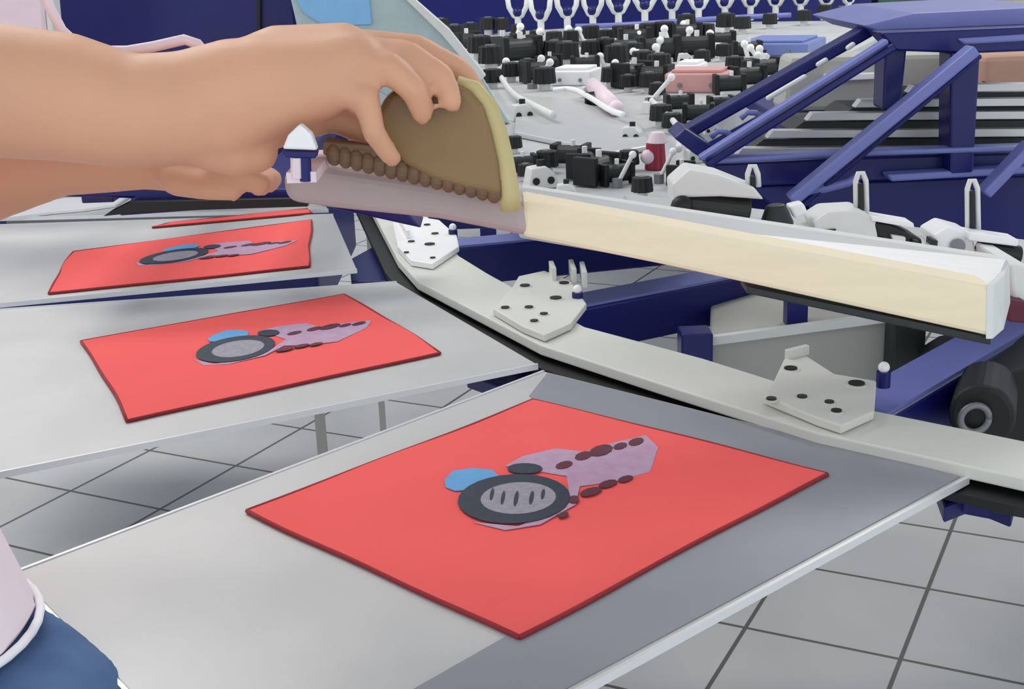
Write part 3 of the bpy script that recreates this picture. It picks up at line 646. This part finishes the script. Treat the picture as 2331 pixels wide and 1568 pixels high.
s_ = size(1, p)
t = MB().cyl(p, p+Vector((0, 0, 60*s_)), 26*s_, 22*s_, 20, 1).build('red_knob', M['crimson'], deckt, bevel=.002); t['label'] = 'crimson and pinkish-white knob'
MB().ball(p+Vector((-18*s_, -10*s_, 30*s_)), 17*s_).build('button', M['pinkw'], t, smooth=True)
MB().cyl(p+Vector((5*s_, 0, 60*s_)), p+Vector((5*s_, 0, 85*s_)), 26*s_, 14*s_, 16).build('cone_top', M['pinkw'], t, bevel=.002)
for (pth, lab, mt) in (([(1140, 175), (1165, 215), (1215, 240), (1260, 262)], 'pale green hose curling from the scraper over the grey cover plate', 'pale'),
                       ([(1262, 205), (1300, 200), (1345, 222), (1385, 250), (1420, 262)], 'white hose arching over the grey cover plate', 'white'),
                       ([(1480, 225), (1500, 245), (1530, 270), (1550, 300), (1545, 340)], 'pale hose running down to the red knob', 'pale'),
                       ([(1310, 60), (1400, 58), (1520, 50), (1660, 40), (1800, 34)], 'lilac grey rail hose along the back row of clips', 'blue'),
                       ([(1330, 100), (1440, 104), (1560, 100), (1650, 104)], 'pale tube behind the salmon box', 'pale')):
    ps = [at(x, y, ZD+.03) for x, y in pth]
    # smooth by midpoints
    for _ in range(2):
        q = [ps[0]]
        for a, b_ in zip(ps, ps[1:]): q += [a.lerp(b_, .25), a.lerp(b_, .75)]
        ps = q+[ps[-1]]
    MB().tube(ps, size(6, ps[0]), 10).build('hose', M[mt], deckt, smooth=True)

# ------------------------------------------------------------------ crossbar with clamps right behind the rail
YB = 1.34
cb = t = thing('clamp_crossbar', dp(1900, 560, YB), 'grey crossbar behind the cream rail carrying clamps and black fittings', 'crossbar')
MB().prism([dp(1440, 478, YB), dp(2800, 634, YB), dp(2800, 686, YB), dp(1440, 530, YB)], (0, .10, 0)).build('beam', M['alu'], t, bevel=.004)
a_ = dp(2770, 680, YB+.05); MB().beam((a_.x, a_.y, 0), a_, .05, .05, up=(1, 0, 0)).build('leg', M['grey'], cb)
def on_bar(x): return 478+(x-1440)*.1146
def bb(name, pts, mt, par, Y=YB, d=.05, bev=.003): return MB().prism([dp(x, y, Y) for x, y in pts], (0, d, 0)).build(name, M[mt], par, bevel=bev)
t = bb('roller_housing', [(1535, 470), (1530, 420), (1570, 385), (1640, 398), (1720, 430), (1740, 455), (1700, 452), (1640, 448), (1560, 450)], 'pale', cb)
MB().cyl(dp(1545, 462, YB+.02), dp(1705, 478, YB+.02), .014, n=24).build('roller', M['dark'], t, bevel=.002)
MB().ball(dp(1552, 470, YB), .012).build('roller_cap', M['black'], t, smooth=True)
t = MB().cyl(dp(1768, 512, YB+.01), dp(1766, 465, YB+.01), .019, .010, 20).build('fitting', M['dark'], cb, bevel=.003)
bb('tab', [(1795, 470), (1830, 462), (1840, 486), (1810, 500)], 'white', t, YB+.01, .02)
t = bb('clamp', [(1860, 530), (1850, 505), (1885, 482), (1960, 478), (1995, 500), (2000, 545), (1940, 545)], 'pale', cb)
bb('opening', [(1868, 524), (1905, 522), (1885, 548)], 'black', t, YB-.004, .01, .001)
t = bb('comb_clamp', [(1985, 505), (2030, 512), (2100, 545), (2100, 575), (2060, 572), (1998, 540)], 'black', cb)
bb('top_bar', [(1985, 492), (2080, 508), (2082, 520), (1985, 503)], 'white', t, YB-.004, .03, .001)
bb('insert', [(2030, 535), (2062, 540), (2062, 552), (2034, 548)], 'pale', t, YB-.006, .02, .001)
for x in (2078, 2122): bb('tooth', [(x, 545), (x+14, 548), (x+10, 575), (x-2, 572)], 'dark', t, YB-.006, .02, .001)
t = bb('clamp', [(2130, 575), (2125, 535), (2160, 515), (2215, 530), (2225, 590)], 'white', cb)
MB().cyl(dp(2180, 560, YB), dp(2180, 560, YB-.006), .008, n=14).build('bolt', M['grey'], t)
t = bb('handle', [(2205, 528), (2320, 545), (2318, 562), (2205, 548)], 'white', cb, YB-.01, .03, .002)
MB().cyl(dp(2225, 568, YB), dp(2320, 582, YB), .011, n=16).build('grip', M['black'], t, bevel=.002)
for i, (x, y0, y1, lab) in enumerate(((1712, 372, 425, 'thin shiny clip in front of the cage, above the roller'), (1958, 388, 480, 'thin shiny clip in front of the cage, above the big pale clamp'), (2212, 405, 525, 'thin shiny clip in front of the cage, above the white clamp block'))):
    t = MB().tube([dp(x-9, y1, YB+.02), dp(x-10, y0+24, YB+.02), dp(x-4, y0+6, YB+.02), dp(x+6, y0+6, YB+.02), dp(x+13, y0+24, YB+.02), dp(x+15, y1, YB+.02)], .003, 8).build('clip', M['pale'], cb, smooth=True)
    bb('insert', [(x-3, y0+30), (x+6, y0+30), (x+8, y1), (x-3, y1)], 'black', t, YB+.015, .01, .001)
t = bb('end_block', [(2290, 684), (2345, 690), (2345, 738), (2296, 734)], 'inkdark', cb, 1.22, .12)
bb('plate', [(2300, 600), (2345, 606), (2345, 690), (2306, 684)], 'pale', t, 1.24, .10)

# ------------------------------------------------------------------ navy cage
YC = 1.72
cg = thing('navy_cage', dp(2000, 430, YC), 'navy steel cage of slats, posts and diagonals on the right', 'machine cage')
def bar(name, a, b_, w, mt='navy', Y=YC, Y2=None, dpt=.04):
    A, B = dp(a[0], a[1], Y), dp(b_[0], b_[1], Y2 or Y); wm = size(w, (A+B)/2)
    o = MB().beam(A, B, dpt, wm, up=Vector((0, 0, 1)) if abs((B-A).normalized().z) < .9 else Vector((1, 0, 0)))
    return o.build(name, M[mt], cg, bevel=.003)
def strip(name, pts, mt, Y, d, bev=.003): return MB().prism([dp(x, y, Y) for x, y in pts], (0, d, 0)).build(name, M[mt], cg, bevel=bev)
# top
strip('hood', [(1965, 58), (2080, 30), (2400, 14), (2400, 72), (2210, 78), (2020, 84)], 'blue', YC+.05, .30)
strip('top_rail', [(2000, 74), (2400, 58), (2400, 114), (2205, 122), (2040, 116)], 'navy', YC, .06)
strip('top_edge', [(2180, 88), (2400, 74), (2400, 90), (2195, 102)], 'blue', YC-.006, .02)
# double left diagonal, with holes of light between
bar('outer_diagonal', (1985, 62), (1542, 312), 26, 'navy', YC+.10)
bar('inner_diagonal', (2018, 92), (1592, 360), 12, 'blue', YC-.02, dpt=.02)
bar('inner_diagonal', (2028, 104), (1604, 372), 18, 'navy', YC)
strip('foot', [(1535, 315), (1560, 292), (1620, 330), (1610, 368), (1580, 350)], 'navy', YC+.02, .08)
for (a, b_) in (((1744, 226), (1836, 172)), ((1858, 150), (1884, 134)), ((1926, 112), (1946, 98))):
    bar('bright_slot', a, b_, 11, 'pale', YC+.06, dpt=.01)
for (x, y) in ((1710, 262), (1642, 305)):
    m = MB(); m.tube([dp(x-24, y+8, YC+.04), dp(x-8, y-6, YC+.04), dp(x+10, y-5, YC+.04), dp(x+26, y+6, YC+.04)], .004, 8).build('slot_rim', M['blue'], cg, smooth=True)
# posts
strip('post', [(2165, 120), (2232, 118), (2216, 400), (2162, 402)], 'navy', YC, .05)
strip('post', [(2015, 110), (2065, 110), (2050, 260), (2010, 250)], 'navy', YC+.02, .05)
# slats: seen edge-on, each a thin level bar with pale face
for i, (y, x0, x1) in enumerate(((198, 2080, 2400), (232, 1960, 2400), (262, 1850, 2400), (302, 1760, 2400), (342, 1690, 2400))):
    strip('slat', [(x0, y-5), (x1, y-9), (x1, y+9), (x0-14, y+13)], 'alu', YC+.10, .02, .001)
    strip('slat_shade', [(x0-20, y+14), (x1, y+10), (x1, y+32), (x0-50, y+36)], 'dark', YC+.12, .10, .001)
strip('mid_rail', [(1600, 362), (1900, 345), (2400, 330), (2400, 342), (1900, 358), (1610, 374)], 'blue', YC-.005, .03)
strip('lower_panel', [(1610, 374), (1900, 360), (2400, 345), (2400, 400), (1900, 416), (1700, 425)], 'navy', YC+.03, .05)
strip('low_rail', [(2020, 398), (2400, 376), (2400, 392), (2030, 414)], 'blue', YC, .03)
strip('base_panel', [(1700, 425), (2400, 396), (2400, 570), (2100, 560), (1980, 520), (1840, 470), (1760, 470)], 'navy', YC+.04, .06)
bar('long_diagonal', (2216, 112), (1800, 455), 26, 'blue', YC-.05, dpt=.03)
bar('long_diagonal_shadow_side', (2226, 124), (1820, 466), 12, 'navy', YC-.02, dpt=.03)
bar('right_diagonal', (2345, 328), (2238, 440), 24, 'blue', YC-.05, dpt=.03)
m = MB(); m.tube([dp(1822, 438, YC-.03), dp(1880, 428, YC-.03), dp(1930, 415, YC-.03), dp(1955, 398, YC-.03)], .006, 10).build('handle', M['blue'], cg, smooth=True)
a_ = dp(1818, 470, YC+.07); c_ = dp(1818, 742, YC+.07); MB().beam((a_.x, a_.y, c_.z), a_, .03, .03, up=(1, 0, 0)).build('leg', M['navy'], cg, bevel=.002)
c_ = dp(2380, 500, YC+.07); a_ = dp(2780, 500, YC+.07); MB().beam(c_, a_, .05, .06).build('base_rail', M['navy'], cg, bevel=.002); MB().beam((a_.x, a_.y, 0), a_, .05, .05, up=(1, 0, 0)).build('leg', M['navy'], cg, bevel=.002)
# things seen through the cage
bt = thing('back_bench', dp(2200, 262, 2.5), 'navy bench behind the cage, carrying the pale bin and the cardboard box', 'bench')
zb = dp(1970, 256, 2.5).z
a_, b_ = dp(1770, 256, 2.5), dp(2720, 256, 2.5)
MB().box(((a_.x+b_.x)/2, 2.55, zb-.012), (b_.x-a_.x)/2, .32, .012).build('top', M['navy'], bt, bevel=.003)
for x, y_ in ((2700, 2.35), (2700, 2.75)):
    a_ = dp(x, 256, 2.5); a_.y = y_; MB().beam((a_.x, a_.y, 0), (a_.x, a_.y, zb-.024), .04, .04, up=(1, 0, 0)).build('leg', M['navy'], bt)
t = thing('pale_bin', dp(1950, 190, 2.4), 'pale bin seen through the cage at its upper left', 'bin')
hood([(1800, 130), (2170, 120), (2170, 250), (1780, 255)], 2.5, .1, 'body', 'beigepan', t); hood([(1880, 170), (2000, 166), (2000, 180), (1880, 186)], 2.48, .03, 'lid_edge', 'white', t, .002)
t = thing('cardboard_box', dp(2300, 230, 2.3), 'tan cardboard box seen through the right side of the cage', 'box')
hood([(2240, 128), (2460, 118), (2460, 262), (2240, 262)], 2.3, .22, 'body', 'tan', t); hood([(2240, 185), (2310, 216), (2460, 232), (2460, 244), (2300, 228)], 2.29, .02, 'flap', 'hem', t, .002)
t = thing('green_locker', dp(2070, 10, 7.2), 'dark green locker in the background above the navy hood', 'locker')
a_, b_ = dp(2000, -60, 7.2), dp(2158, -60, 7.2)
MB().prism([a_, b_, Vector((b_.x-.02, 7.2, 0)), Vector((a_.x+.02, 7.2, 0))], (0, .3, 0)).build('body', M['green'], t, bevel=.01); hood([(1997, -20), (2161, -22), (2161, -12), (1997, -10)], 7.18, .33, 'rim', 'dark', t)
t = thing('grey_cabinet', dp(2260, 10, 7.0), 'grey cabinet in the top right corner above the navy hood', 'cabinet')
a_, b_ = dp(2178, -60, 7.0), dp(2430, -60, 7.0)
MB().prism([a_, b_, Vector((b_.x, 7.0, 0)), Vector((a_.x, 7.0, 0))], (0, .35, 0)).build('body', M['beigepan'], t, bevel=.01); hood([(2176, -14), (2430, -20), (2430, -10), (2176, -4)], 6.98, .38, 'rim', 'pale', t)

for o in list(bpy.data.objects):
    if '_o' in o: del o['_o']
